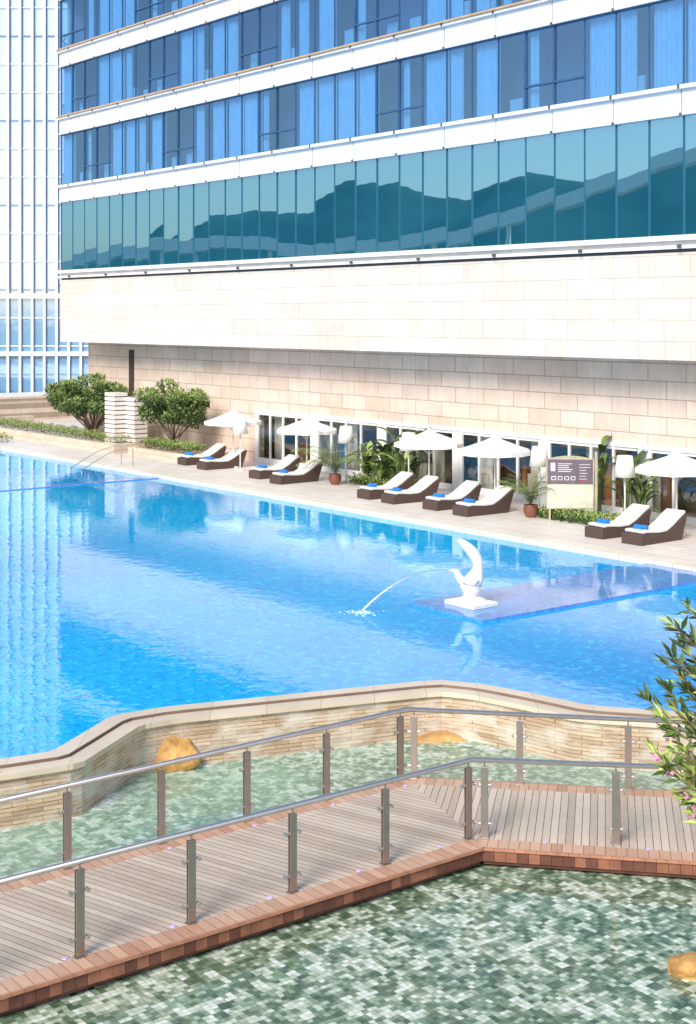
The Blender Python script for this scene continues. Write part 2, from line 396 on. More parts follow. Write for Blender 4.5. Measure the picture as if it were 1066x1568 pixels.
# ---------------- boardwalk
DZ=-.52
def Mplank(name,ang,w,c1,c2,gap=.91):
    m,t,b=nt(name); v=coords(t)
    mv=mapping(t,v,(1,1,1),(0,0,ang))
    s=t.nodes.new('ShaderNodeSeparateXYZ'); t.links.new(mv,s.inputs[0])
    d=t.nodes.new('ShaderNodeMath'); d.operation='DIVIDE'; t.links.new(s.outputs[1],d.inputs[0]); d.inputs[1].default_value=w
    fl=t.nodes.new('ShaderNodeMath'); fl.operation='FLOOR'; t.links.new(d.outputs[0],fl.inputs[0])
    fr=t.nodes.new('ShaderNodeMath'); fr.operation='FRACT'; t.links.new(d.outputs[0],fr.inputs[0])
    wn=t.nodes.new('ShaderNodeTexWhiteNoise'); wn.noise_dimensions='1D'; t.links.new(fl.outputs[0],wn.inputs['W'])
    gr=noisen(t,mapping(t,mv,(1,14,1)),3,5,.6)
    f=t.nodes.new('ShaderNodeMath'); f.operation='ADD'; t.links.new(wn.outputs['Value'],f.inputs[0]); t.links.new(gr,f.inputs[1])
    c=mixc(t,ramp(t,f.outputs[0],.35,1.4),c1,c2)
    c=mixc(t,ramp(t,noisen(t,v,.9,4),.35,.7),c,mixc(t,.35,c,(.66,.54,.42)))
    gp=t.nodes.new('ShaderNodeMath'); gp.operation='GREATER_THAN'; t.links.new(fr.outputs[0],gp.inputs[0]); gp.inputs[1].default_value=gap
    c=mixc(t,gp.outputs[0],c,(.12,.065,.045))
    t.links.new(c,b.inputs['Base Color']); b.inputs['Roughness'].default_value=.45
    inv=t.nodes.new('ShaderNodeMath'); inv.operation='SUBTRACT'; inv.inputs[0].default_value=1; t.links.new(gp.outputs[0],inv.inputs[1])
    bump(t,b,inv.outputs[0],.5,.01); return m
n0=P(0,1524,DZ); n1=P(740,1297,DZ); n2=P(1066,1319,DZ)
f0=P(0,1352,DZ); f1=P(622,1190,DZ); f2=P(1066,1213,DZ)
def ext(a,b_,k): return a+(a-b_).normalized()*k
n0=ext(n0,n1,8); f0=ext(f0,f1,8); n2=ext(n2,n1,9); f2=ext(f2,f1,9)
# upper basin, between the boardwalk and the weir
mid=[n0.lerp(f0,.5),n1.lerp(f1,.5),n2.lerp(f2,.5)]
vs=[E3@Vector((p.x,p.y,0)) for p in mid]+A[::-1]
b=MB(); b.add([(p.x,p.y,PZ+.006) for p in vs],[tuple(range(len(vs)))])
b.build('upper_pond_water',[Mpond('upper_pond_mosaic_water',.6,(.36,.60,.46),.55)],rot=ANG)
dL=(n1-n0).normalized(); dR=(n2-n1).normalized()
angL=math.atan2(dL.y,dL.x); angR=math.atan2(dR.y,dR.x)
bd=.30
walk=empty('boardwalk')
red1,red2=(.46,.21,.12),(.66,.37,.23)
gy1,gy2=(.47,.34,.25),(.72,.57,.45)
mPL=Mplank('planks_left',-(angL-math.radians(90-18)),.105,gy1,gy2)
mPR=Mplank('planks_right',-(angR+math.radians(90)),.105,gy1,gy2)
mBL=Mplank('border_left',-(angL+math.radians(90)),.14,red1,red2,.95)
mBR=Mplank('border_right',-(angR+math.radians(90)),.14,red1,red2,.95)
def quadtop(b,pts,z,mi): b.add([(p.x,p.y,z) for p in pts],[tuple(range(len(pts)))],mi)
nn=[n0,n1,n2]; ff=[f0,f1,f2]
ni=offset(nn,-bd); fi_=offset(ff,bd)
b=MB()
quadtop(b,[ni[0],ni[1],fi_[1],fi_[0]],DZ,0); quadtop(b,[ni[1],ni[2],fi_[2],fi_[1]],DZ,1)
quadtop(b,[nn[0],nn[1],ni[1],ni[0]],DZ,2); quadtop(b,[nn[1],nn[2],ni[2],ni[1]],DZ,3)
quadtop(b,[fi_[0],fi_[1],ff[1],ff[0]],DZ,2); quadtop(b,[fi_[1],fi_[2],ff[2],ff[1]],DZ,3)
b.build('deck_boards',[mPL,mPR,mBL,mBR],walk)
m_fr=M('fascia_wood',(.30,.12,.07),.5,0,.3,5); m_fr2=M('fascia_wood_dark',(.15,.055,.035),.55,0,.3,5); m_edge=M('edge_board',(.48,.22,.13),.5,0,.2,6)
b=MB()
for (A_,B_) in ((nn[0],nn[1]),(nn[1],nn[2]),(ff[1],ff[0]),(ff[2],ff[1])):
    L=(B_-A_).length; d=(B_-A_).normalized(); a=math.atan2(d.y,d.x); mt=Matrix.Translation((A_.x,A_.y,0))@Matrix.Rotation(a,4,'Z')
    x=0
    while x<L:
        b.box(x,min(x+.136,L),-.035,.0,DZ-.035,DZ+.001,2,mt); x+=.14
    x=0
    while x<L:
        b.box(x,min(x+.145,L),-.01+U(0,.008),.05,DZ-.18,DZ-.037,random.choice([0,0,1,1]),mt); x+=.15
    b.box(0,L,.051,.10,DZ-.24,DZ-.02,1,mt)
b.build('fascia_boards',[m_fr,m_fr2,m_edge],walk)
b=MB()
for k in range(14):
    for X,Y in ((n0,n1),(f0,f1),(n1,n2)):
        q=X.lerp(Y,(k+.5)/14); q=q+ (f1-n1).normalized()*(.5 if X is not f0 else -.5)*.9
        b.box(q.x-.25,q.x+.25,q.y-.12,q.y+.12,-1.5,DZ-.25,0)
b.build('support_piers',[M('concrete_pier',(.25,.23,.2),.8)],walk)
b=MB()
for A_,B_,D in ((n0,n1,-.35),(n1,n2,-.3),(f0,f1,.3)):
    L=(B_-A_).length; k=0.8
    d=(B_-A_).normalized(); nrm=Vector((d.y,-d.x,0))
    while k<L:
        p=A_+d*k+nrm*D; b.lathe((p.x,p.y,DZ),[(0.001,.012),(.03,.012),(.035,.004)],0,10); k+=1.35
b.build('recessed_deck_lights',[M('violet_lens',(.65,.5,.95),.2)],walk)

# railings
m_rgl=Mtrans('rail_glass',(.95,.97,.96),(1,1,1),.05)
def railing(name,path,zr=.53,posts=None):
    root=empty(name)
    b=MB(); b.tube([Vector((p.x,p.y,zr)) for p in path],.036,0,12); b.build('handrail',[m_steelL],root,smooth=True)
    pb=MB(); gb=MB(); sb=MB()
    for seg,(A_,B_) in enumerate(zip(path,path[1:])):
        d=(B_-A_); d.z=0; L=d.length; d.normalize(); a=math.atan2(d.y,d.x)
        xs=posts[seg]; xs=[x for x in xs if 0<=x<=L]
        for x in xs:
            mt=Matrix.Translation((A_.x+d.x*x,A_.y+d.y*x,0))@Matrix.Rotation(a,4,'Z')
            pb.box(-.05,.05,-.028,-.012,DZ,zr-.09,0,mt); pb.box(-.05,.05,.012,.028,DZ,zr-.09,0,mt)
            pb.box(-.03,.03,-.012,.012,DZ+.02,zr-.1,0,mt); pb.box(-.065,.065,-.05,.05,DZ,DZ+.012,0,mt)
            pb.tube([mt@Vector((0,0,zr-.1)),mt@Vector((0,0,zr-.02))],.012,0)
            for zz in (DZ+.2,DZ+.72):
                sb.tube([mt@Vector((-.1,0,zz)),mt@Vector((.1,0,zz))],.014,0)
                sb.tube([mt@Vector((-.1,-.025,zz)),mt@Vector((-.1,.025,zz))],.024,0); sb.tube([mt@Vector((.1,-.025,zz)),mt@Vector((.1,.025,zz))],.024,0)
        for x,y in zip(xs,xs[1:]):
            p=A_+d*(x+.075); q=A_+d*(y-.075)
            gb.add([(p.x,p.y,DZ+.1),(q.x,q.y,DZ+.1),(q.x,q.y,zr-.17),(p.x,p.y,zr-.17)],[(0,1,2,3)])
    pb.build('posts',[m_steel],root,bevel=.003); sb.build('glass_clamps',[m_steelL],root); gb.build('glass_panels',[m_rgl],root)
def rp(u,v): p=P(u,v,.53); p.z=0; return p
nA,nB,nC=rp(0,1350),rp(723,1163),rp(1066,1176)
fA,fB,fC=rp(0,1226),rp(623,1086),rp(1066,1106)
def along(A_,B_,us):
    out=[]
    d=(B_-A_).normalized()
    for u in us:
        k=(u-UC)/F
        x=(k*A_.y-A_.x)/(d.x-k*d.y); out.append(x)
    return out
sh=8.0
nA2=ext(nA,nB,sh); fA2=ext(fA,fB,sh); nC2=ext(nC,nB,sh); fC2=ext(fC,fB,sh)
pn=along(nA2,nB,[122,293,448,590,717]); st=pn[1]-pn[0]; pn=[pn[0]-st*k for k in (4,3,2,1)]+pn
pf=along(fA2,fB,[103,247,378,500,613]); st=pf[1]-pf[0]; pf=[pf[0]-st*k for k in (4,3,2,1)]+pf
railing('boardwalk_railing',[nA2,nB,nC2],posts=[pn,[p for p in along(nB,nC2,[742,943])]+[5.0,6.7,8.4]])
railing('boardwalk_railing',[fA2,fB,fC2],posts=[pf,[p for p in along(fB,fC2,[634,796,962])]+[6.6,8.5]])

# foam where the weir meets the basin
def Mfoam():
    m,t,b=nt('foam_streaks'); out=t.nodes['Material Output']; v=coords(t)
    tr=t.nodes.new('ShaderNodeBsdfTransparent'); d=t.nodes.new('ShaderNodeBsdfDiffuse'); d.inputs[0].default_value=(.85,.90,.88,1)
    x=t.nodes.new('ShaderNodeMixShader'); t.links.new(ramp(t,noisen(t,v,2.6,6,.65,.5),.50,.68),x.inputs[0])
    t.links.new(tr.outputs[0],x.inputs[1]); t.links.new(d.outputs[0],x.inputs[2]); t.links.new(x.outputs[0],out.inputs[0]); return m
b=MB(); strip(b,lift(off(.57),PZ+.02),lift(off(.95),PZ+.02),0); b.build('weir_foam',[Mfoam()])

# ---------------- rocks
m_rock=M('ochre_rock',(.62,.33,.10),.55,0,.5,2.5,.6,.05)
def rock(loc,r,sq=(1,1,.8),seed=0):
    bm=bmesh.new(); bmesh.ops.create_icosphere(bm,subdivisions=4,radius=1)
    for v in bm.verts:
        n=noise.noise(v.co*1.1+Vector((seed*7.1,3,1)))*.35+noise.noise(v.co*3.5+Vector((seed,1,9)))*.12
        v.co*= (1+n); v.co=Vector((v.co.x*sq[0]*r,v.co.y*sq[1]*r,v.co.z*sq[2]*r))
    me=bpy.data.meshes.new('rock'); bm.to_mesh(me); bm.free(); me.materials.append(m_rock)
    me.polygons.foreach_set('use_smooth',[True]*len(me.polygons))
    o=bpy.data.objects.new('rock',me); C.objects.link(o); o.location=loc; return o
p=P(264,1174,PZ); rock((p.x,p.y,PZ+.16),.38,(1,.9,.95),6)
p=P(675,1132,PZ); rock((p.x,p.y,PZ-.02),.42,(1.1,.6,.32),2)
p=P(1066,1490,PZ); rock((p.x,p.y,PZ+.05),.26,(1,.8,.7),3)
p=P(1085,1232,PZ); rock((p.x,p.y,PZ+.05),.36,(1,.8,.55),4)

# ---------------- fountain statue
foot=P(722,926,.06)
dol=empty('fountain_statue',loc=(foot.x,foot.y,.06))
m_st=M('white_stone',(.82,.80,.77),.5,0,.08,6,.2,.01)
b=MB(); mt=Matrix.Rotation(ANG,4,'Z')
b.box(-.48,.48,-.38,.38,0,.09,0,mt); b.lathe((0,0,0),[(.34,.085),(.31,.13),(.17,.2),(.001,.21)],0,20); b.build('plinth',[m_st],dol,bevel=.012)
def skin(name,chains,mat,parent,sub=2):
    me=bpy.data.meshes.new(name); vs=[];es=[];rs=[]
    for ch in chains:
        st=len(vs)
        for i,(co,r) in enumerate(ch['p']):
            vs.append(co); rs.append(r)
            if i: es.append((len(vs)-2,len(vs)-1))
        if 'j' in ch: es.append((ch['j'],st))
    me.from_pydata(vs,es,[]); o=bpy.data.objects.new(name,me); C.objects.link(o); o.parent=parent
    o.modifiers.new('sk','SKIN')
    for i,r in enumerate(rs):
        sv=me.skin_vertices[0].data[i]; rr=r if isinstance(r,tuple) else (r,r); sv.radius=rr; sv.use_root=(i==0)
    s_=o.modifiers.new('su','SUBSURF'); s_.levels=sub; s_.render_levels=sub
    me.materials.append(mat); o.modifiers['sk'].use_smooth_shade=True
    return o
skin('body_neck_and_tail',[{'p':[((-.01,0,.12),.17),((-.02,0,.24),.17),((-.01,0,.38),.26),((.03,0,.53),.26),((.12,0,.70),.17),((.155,0,.84),.12),((.14,0,.98),.135),((.06,0,1.13),.15),((-.07,0,1.27),.13),((-.19,0,1.38),.095),((-.30,0,1.46),.04)]},
  {'p':[((-.20,0,.50),.11),((-.29,0,.62),.085),((-.33,0,.74),.085),((-.41,0,.77),.045),((-.49,0,.76),.015)],'j':2},
  {'p':[((.02,-.22,.50),.08),((.12,-.30,.64),.03)],'j':3},
  {'p':[((.02,.22,.50),.08),((.12,.30,.64),.03)],'j':3},
  ],m_st,dol)
m_jet=Mtrans('water_jet',(.97,.99,1),(1,1,1),.6,.4)
e=P(552,938,0)
st_=Vector((foot.x-.49,foot.y,0))
def jetp(q):
    p=st_.lerp(Vector((e.x,e.y,0)),q); p.z=.83*(1-q*q)+.30*q*(1-q); return p
b=MB(); b.tube([jetp(k/28) for k in range(29)],[.013+.008*k/28 for k in range(29)],0,6)
for k in range(60):
    q=U(.5,1); p=jetp(q)+Vector((U(-.05,.05),U(-.05,.05),U(-.05,.05)))*q
    b.tube([p,p+Vector((-.02,0,-.03))],.007,0,4)
b.build('fountain_water_jet',[m_jet],smooth=True)
b=MB(); 
for k in range(150):
    r=abs(random.gauss(0,.17)); an=U(0,6.28); x,y=e.x+r*1.3*math.cos(an),e.y+r*math.sin(an); q=U(.008,.026)
    b.lathe((x,y,.0),[(q,.003),(q*.7,q*.6),(.001,q*.8)],0,6)
b.build('splash_foam',[M('foam',(.70,.87,.97),.4)],smooth=True)

# ---------------- furniture
m_wick=M('dark_wicker',(.085,.052,.042),.6,0,.4,30,.5,.01)
m_cush=M('cream_cushion',(.80,.76,.72),.9,0,.06,6,.15,.01)
m_blue=M('blue_towel',(.02,.22,.75),.9)
def lounger(u,v):
    p=P(u,v,.15); root=empty('sun_lounger',loc=(p.x,p.y,.15),rot=ANG+math.pi/2+U(-.04,.04))
    prof=[(0,.0),(0,.30),(.25,.31),(.8,.26),(1.15,.27),(1.45,.40),(1.75,.58),(2.02,.72),(2.05,.68),(1.95,.40),(1.80,.0)]
    w=.36; b=MB()
    vs=[(x,-w,z) for x,z in prof]+[(x,w,z) for x,z in prof]; k=len(prof)
    b.add(vs,[tuple(range(k)),tuple(reversed(range(k,2*k)))]+[(i,(i+1)%k,k+(i+1)%k,k+i) for i in range(k)])
    b.build('wicker_base',[m_wick],root,bevel=.015)
    cp=[(.12,.31),(.25,.325),(.8,.275),(1.15,.285),(1.45,.415),(1.75,.595),(2.02,.735)]
    b=MB(); w=.33; vs=[]
    n=len(cp)
    for x,z in cp: vs+=[(x,-w,z),(x,w,z)]
    for x,z in cp: vs+=[(x-.03,-w,z+.09),(x-.03,w,z+.09)]
    fs=[]
    for i in range(n-1):
        fs+=[(2*i,2*i+1,2*i+3,2*i+2),(2*n+2*i,2*n+2*i+2,2*n+2*i+3,2*n+2*i+1),(2*i,2*i+2,2*n+2*i+2,2*n+2*i),(2*i+1,2*n+2*i+1,2*n+2*i+3,2*i+3)]
    fs+=[(0,2*n,2*n+1,1),(2*n-2,2*n-1,4*n-1,4*n-2)]
    b.add(vs,fs); b.build('cushion',[m_cush],root,bevel=.03,smooth=True)
    k=U(-.04,.04)
    b=MB(); b.tube([(.42+k,-.2,.445),(.42-k,.2,.445)],.07,0,12); b.box(.22,.36,-.15,.15,.415,.455); b.build('rolled_towel',[m_blue],root,bevel=.008)
for u,v in ((278,712),(308,719),(389,733),(421,741),(556,764),(593,771),(658,781),(704,790),(909,824),(967,834)): lounger(u,v)
# low side tables between the pairs
m_tab=M('dark_wood_table',(.09,.05,.035),.5)
for u,v in ((300,709),(412,728),(582,757),(690,773),(950,815)):
    p=P(u,v,.15)+E2*.9; root=empty('side_table',loc=(p.x,p.y,.15),rot=ANG); b=MB()
    b.box(-.2,.2,-.2,.2,.36,.40); 
    for sx in (-1,1):
        for sy in (-1,1): b.box(sx*.17-.02,sx*.17+.02,sy*.17-.02,sy*.17+.02,0,.36)
    b.build('top_and_legs',[m_tab],root)
m_canv=M('white_canvas',(.86,.84,.80),.8,0,.04,3)
m_pole=M('parasol_pole',(.70,.67,.62),.5)
def parasol(u,v,r=1.22):
    p=P(u,v,2.62); root=empty('parasol',loc=(p.x,p.y,.15),rot=U(0,.6))
    b=MB()
    H=2.42; ring=lambda r_,z,sag=0:[(r_*math.cos(2*math.pi*k/16)*(1 if k%2==0 else .955),r_*math.sin(2*math.pi*k/16)*(1 if k%2==0 else .955),z-(0 if k%2==0 else sag)) for k in range(16)]
    rings=[ring(.04,H),ring(.3,H-.14,.01),ring(.75,H-.31,.02),ring(r,H-.46,.03),ring(r+.005,H-.60,.02)]
    vs=[q for rr in rings for q in rr]
    b.add(vs,[(i*16+k,i*16+(k+1)%16,(i+1)*16+(k+1)%16,(i+1)*16+k) for i in range(4) for k in range(16)])
    b.build('canopy',[m_canv],root)
    b=MB(); b.tube([(0,0,0.05),(0,0,H+.02)],.03,0,10); b.lathe((0,0,H),[(.05,0),(.045,.04),(.02,.06),(.03,.09),(.001,.13)],0,10)
    b.lathe((0,0,0),[(.28,0),(.28,.07),(.06,.1),(.04,.35)],0,16)
    for k in range(8):
        a=2*math.pi*k/8; b.tube([(0,0,H-.9),(.62*math.cos(a),.62*math.sin(a),H-.30)],.008,0,5); b.tube([(0,0,H-.04),(1.2*math.cos(a),1.2*math.sin(a),H-.475)],.008,0,5)
    b.build('pole_and_ribs',[m_pole],root)
for u,v in ((357,626),(470,637),(657,655),(758,665),(1036,689)): parasol(u,v)
m_shade=M('lamp_shade',(.86,.83,.77),.8,0,.04)
def lamp(u,v):
    p=P(u,v,2.32); root=empty('garden_floor_lamp',loc=(p.x,p.y,.15))
    b=MB(); b.lathe((0,0,0),[(.30,1.52),(.33,1.52),(.23,2.16),(.001,2.17)],0,20); b.build('shade',[m_shade],root,smooth=True)
    b=MB(); b.tube([(0,0,0),(0,0,2.1)],.028,0,8); b.lathe((0,0,0),[(.2,0),(.2,.04),(.03,.07)],0,14); b.build('stem',[m_pole],root)
for u,v in ((530,652),(626,662),(826,683),(957,697),(368,640)): lamp(u,v)

# ---------------- sign board
q=P(873,797,.15); sg=empty('pool_notice_board',loc=(q.x,q.y,.15),rot=math.radians(-4))
m_sf=M('sign_frame',(.45,.40,.28),.5); m_sd=M('sign_dark',(.16,.12,.15),.5); m_sb=M('sign_beige',(.66,.64,.50),.6); m_sw=M('sign_white',(.75,.75,.72),.6); m_sr=M('sign_red',(.45,.05,.05),.6)
b=MB(); pr=[]
for k in range(13):
    x=-.74+1.48*k/12; pr.append((x,1.92+.10*math.sin(math.pi*k/12)))
pr=[(-.74,.36)]+pr+[(.74,.36)]
k=len(pr); vs=[(x,-.03,z) for x,z in pr]+[(x,.03,z) for x,z in pr]
b.add(vs,[tuple(range(k)),tuple(reversed(range(k,2*k)))]+[(i,(i+1)%k,k+(i+1)%k,k+i) for i in range(k)],0)
b.box(-.70,.70,-.036,-.031,1.14,1.90,1); b.box(-.70,.70,-.036,-.031,.40,1.12,2)
b.box(.76,.84,-.04,.04,0,2.15,0); b.box(-.66,-.60,-.03,.03,0,.36,0)
for r_ in range(5): b.box(-.38,-.38+U(.3,.5),-.040,-.037,1.76-r_*.06,1.78-r_*.06,3)
for cx in range(4): b.box(-.58+cx*.2,-.44+cx*.2,-.040,-.037,1.26,1.38,3); b.box(-.56+cx*.2,-.46+cx*.2,-.043,-.041,1.28,1.36,1)
for r_ in range(6): b.box(.28,.28+U(.2,.38),-.040,-.037,1.74-r_*.09,1.755-r_*.09,3)
b.box(.30,.42,-.040,-.037,1.21,1.28,4); b.box(-.6,-.46,-.040,-.037,1.54,1.80,3)
b.build('board',[m_sf,m_sd,m_sb,m_sw,m_sr],sg)

# ---------------- vegetation
def Mleaf(name,c,rough=.5):
    m,t,b=nt(name); v=coords(t); f=ramp(t,noisen(t,v,2.0,3),.3,.7)
    t.links.new(mixc(t,f,[x*.7 for x in c],[x*1.35 for x in c]),b.inputs['Base Color']); b.inputs['Roughness'].default_value=rough
    return m
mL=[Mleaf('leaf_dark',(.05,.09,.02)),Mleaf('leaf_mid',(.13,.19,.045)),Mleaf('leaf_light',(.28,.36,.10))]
m_bark=M('bark',(.24,.17,.12),.9,0,.3,8,.5,.02)
def leafquad(b,p,d,nrm,L,w,mi):
    d=d.normalized(); s_=d.cross(nrm)
    if s_.length<1e-3: s_=Vector((1,0,0))
    s_.normalize(); up=s_.cross(d)
    b.add([p,p+d*L*.5+s_*w*.5+up*L*.04,p+d*L-up*L*.08,p+d*L*.5-s_*w*.5+up*L*.04],[(0,1,2,3)],mi)
def rv(): 
    while 1:
        v=Vector((U(-1,1),U(-1,1),U(-1,1)))
        if .01<v.length<1: return v
def tree(s,t,rad,zc,n,nc,hb=.15):
    root=empty('ornamental_tree',loc=tuple(W(s,t,0)),rot=ANG)
    b=MB(); cl=[]
    for k in range(nc):
        a=U(0,6.28); r=U(.15,1)**.6; zz=U(-.75,.95)*math.sqrt(max(0,1-(r*.9)**2))+U(-.15,.1)
        cl.append((Vector((math.cos(a)*r*rad[0],math.sin(a)*r*rad[1],zc+zz*rad[2])),U(.26,.48)))
    for i in range(n):
        cc,r=random.choice(cl); v=rv(); p=cc+Vector((v.x*1.25,v.y*1.1,v.z*.65))*r
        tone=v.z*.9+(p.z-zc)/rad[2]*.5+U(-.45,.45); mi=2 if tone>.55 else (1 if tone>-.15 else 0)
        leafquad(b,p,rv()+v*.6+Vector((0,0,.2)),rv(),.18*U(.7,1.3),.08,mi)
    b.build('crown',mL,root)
    b=MB(); b.tube([(0,0,hb),(.05,0,.6),(.02,.05,1.0)],[.13,.10,.09],0,8)
    for cc,r in cl[::2]:
        m_=Vector((cc.x*.5,cc.y*.5,.9+(cc.z-.9)*.4)); b.tube([(.02,.03,.8+U(-.3,.2)),m_,cc],[.05,.03,.012],0,5)
    b.build('trunk',[m_bark],root,smooth=True)
tree(-63.4,33.2,(3.6,1.25,1.05),2.4,12500,62)
tree(-55.6,33.2,(2.0,1.15,1.05),2.4,8000,40)
def hedge(name,s0,s1,t0,t1,z0,z1,n,size=.09,rot=ANG):
    b=MB()
    for i in range(n):
        p=Vector((U(s0,s1),U(t0,t1),z0+(z1-z0)*(1-abs(random.gauss(0,.35)))))
        p.z+=.06*math.sin(p.x*5)+.04*math.sin(p.x*13+p.y*7)
        p.z=max(p.z,z0)
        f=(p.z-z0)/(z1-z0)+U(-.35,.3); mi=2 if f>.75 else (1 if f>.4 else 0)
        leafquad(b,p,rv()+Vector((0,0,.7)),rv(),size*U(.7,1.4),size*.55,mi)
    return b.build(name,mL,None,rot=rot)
m_pl=Mbrick('planter_stone',(0,2,None),.8,.3,.01,(.80,.69,.55),(.72,.60,.47),(.45,.36,.28),.5,.15)
b=MB()
b.box(-75,-58.2,31.6,31.9,.15,.55); b.box(-58.5,-58.2,31.9,34.7,.15,.55); b.box(-75,-58.5,31.9,34.7,.15,.45)
b.build('stone_planter',[m_pl],rot=ANG)
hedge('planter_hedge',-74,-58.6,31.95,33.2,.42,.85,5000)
b=MB(); b.box(-57.6,-52.4,32.0,32.25,.15,.5); b.box(-57.6,-57.35,32.25,34.6,.15,.5); b.box(-52.65,-52.4,32.25,34.6,.15,.5); b.box(-57.35,-52.65,32.25,34.6,.15,.42)
b.build('stone_planter',[m_pl],rot=ANG)
hedge('planter_hedge',-57.3,-52.7,32.3,33.3,.42,.85,2600)
b=MB(); b.box(-80.5,-80,0,60,.15,1.5); b.box(-80.6,-79.9,0,60,1.5,1.62); b.box(-76.3,-75.9,10,36,.15,.75)
b.build('garden_wall',[m_pl],rot=ANG)
hedge('low_hedge',-68.2,-66.6,18,30.5,.15,.5,5000)
m_sl=M('pale_stone',(.82,.75,.69),.6,0,.08,3); m_sgap=M('slat_gap',(.45,.37,.31),.8)
def pylon(u,v,w,h):
    p=P(u,v,.15); root=empty('slatted_stone_pylon',loc=(p.x,p.y,.15),rot=ANG)
    b=MB(); b.box(-w*.38,w*.38,-.28,.28,0,h,1)
    z=.0
    while z<h: b.box(-w/2,w/2,-.36,.36,z,z+.16,0); z+=.215
    b.build('slats',[m_sl,m_sgap],root,bevel=.01)
pylon(178,689,.95,2.60); pylon(208,690,1.0,2.55)
def blade(b,p,az,el,L,w,droop,mi,seg=7):
    pos=Vector(p); vs=[]; a=el
    for i in range(seg+1):
        q=i/seg; d=Vector((math.cos(az)*math.cos(a),math.sin(az)*math.cos(a),math.sin(a)))
        side=Vector((-math.sin(az),math.cos(az),0)); ww=w*math.sin(math.pi*min(1,(q*.93+.06)))**.7*.5
        vs+=[pos-side*ww+Vector((0,0,ww*.35)),pos,pos+side*ww+Vector((0,0,ww*.35))]
        pos=pos+d*L/seg; a-=droop/seg
    fs=[]
    for i in range(seg): fs+=[(3*i,3*i+1,3*i+4,3*i+3),(3*i+1,3*i+2,3*i+5,3*i+4)]
    b.add(vs,fs,mi)
def bigleaf(b,c,n,H,L,w):
    for i in range(n):
        az=U(0,6.28); el=U(.7,1.4); h=U(.3,1)*H; base=Vector(c)+Vector((U(-.15,.15),U(-.15,.15),0))
        tip=base+Vector((math.cos(az)*.15*h,math.sin(az)*.15*h,h))
        b.tube([base,tip],.015,1,4); blade(b,tip,az,el,L*U(.7,1.1),w*U(.7,1.1),U(.8,2.0),random.choice([0,0,1,1,2]))
def frond(b,p,az,el,L,droop,mi):
    pos=Vector(p); a=el; seg=14; pts=[pos.copy()]
    for i in range(seg):
        d=Vector((math.cos(az)*math.cos(a),math.sin(az)*math.cos(a),math.sin(a))); pos=pos+d*L/seg; pts.append(pos.copy()); a-=droop/seg
        side=Vector((-math.sin(az),math.cos(az),0)); ll=L*.30*math.sin(math.pi*(.12+.8*i/seg))
        for sg_ in(-1,1): leafquad(b,pos,side*sg_+d*.7-Vector((0,0,.35)),Vector((0,0,1)),ll,.035,mi)
    b.tube(pts,.008,mi,4)
m_pot=M('terracotta_pot',(.22,.08,.05),.35)
def potpalm(u,v,H=1.35,n=16):
    p=P(u,v,.15); root=empty('potted_palm',loc=(p.x,p.y,.15))
    b=MB(); b.lathe((0,0,0),[(.14,0),(.22,.12),(.25,.28),(.21,.36),(.24,.40),(.20,.40),(.18,.34),(.001,.33)],0,18); b.build('pot',[m_pot],root,smooth=True)
    b=MB()
    for i in range(n): frond(b,(U(-.06,.06),U(-.06,.06),.35+U(0,.3)),U(0,6.28),U(.8,1.5),H*U(.7,1.05),U(.6,1.7),random.choice([0,1,1,2]))
    b.build('fronds',mL,root)
potpalm(513,742,1.9,24); potpalm(813,792,1.3,20)
def bed(name,u,v,specs,hed,w=1.5,hh=.15):
    p=P(u,v,.15); root=empty(name,loc=(p.x,p.y,.15),rot=ANG); b=MB()
    for (x,y,n,H,L,w_) in specs: bigleaf(b,(x,y,0),n,H,L,w_)
    b.build('broad_leaves',mL,root)
    b=MB()
    for i in range(hed):
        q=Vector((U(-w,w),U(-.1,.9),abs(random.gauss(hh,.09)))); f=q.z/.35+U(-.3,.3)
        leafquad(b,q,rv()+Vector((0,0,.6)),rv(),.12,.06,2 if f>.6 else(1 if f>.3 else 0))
    b.build('ground_cover',mL,root)
bed('tropical_plant_bed',572,746,[(-1.0,.5,18,1.0,.9,.28),(-.3,.9,22,1.5,1.0,.36),(.6,.7,22,1.7,1.0,.34),(1.2,1.0,18,1.8,.9,.26),(.2,.1,14,.7,.8,.24),(1.4,.3,14,1.2,.8,.22)],2200)
bed('tropical_plant_bed',880,801,[(-.8,2.0,16,2.1,.8,.28),(.4,2.0,16,1.8,.9,.26),(1.1,1.7,14,1.7,.9,.24),(1.6,1.2,12,1.3,.8,.2)],2800,1.6,.12)
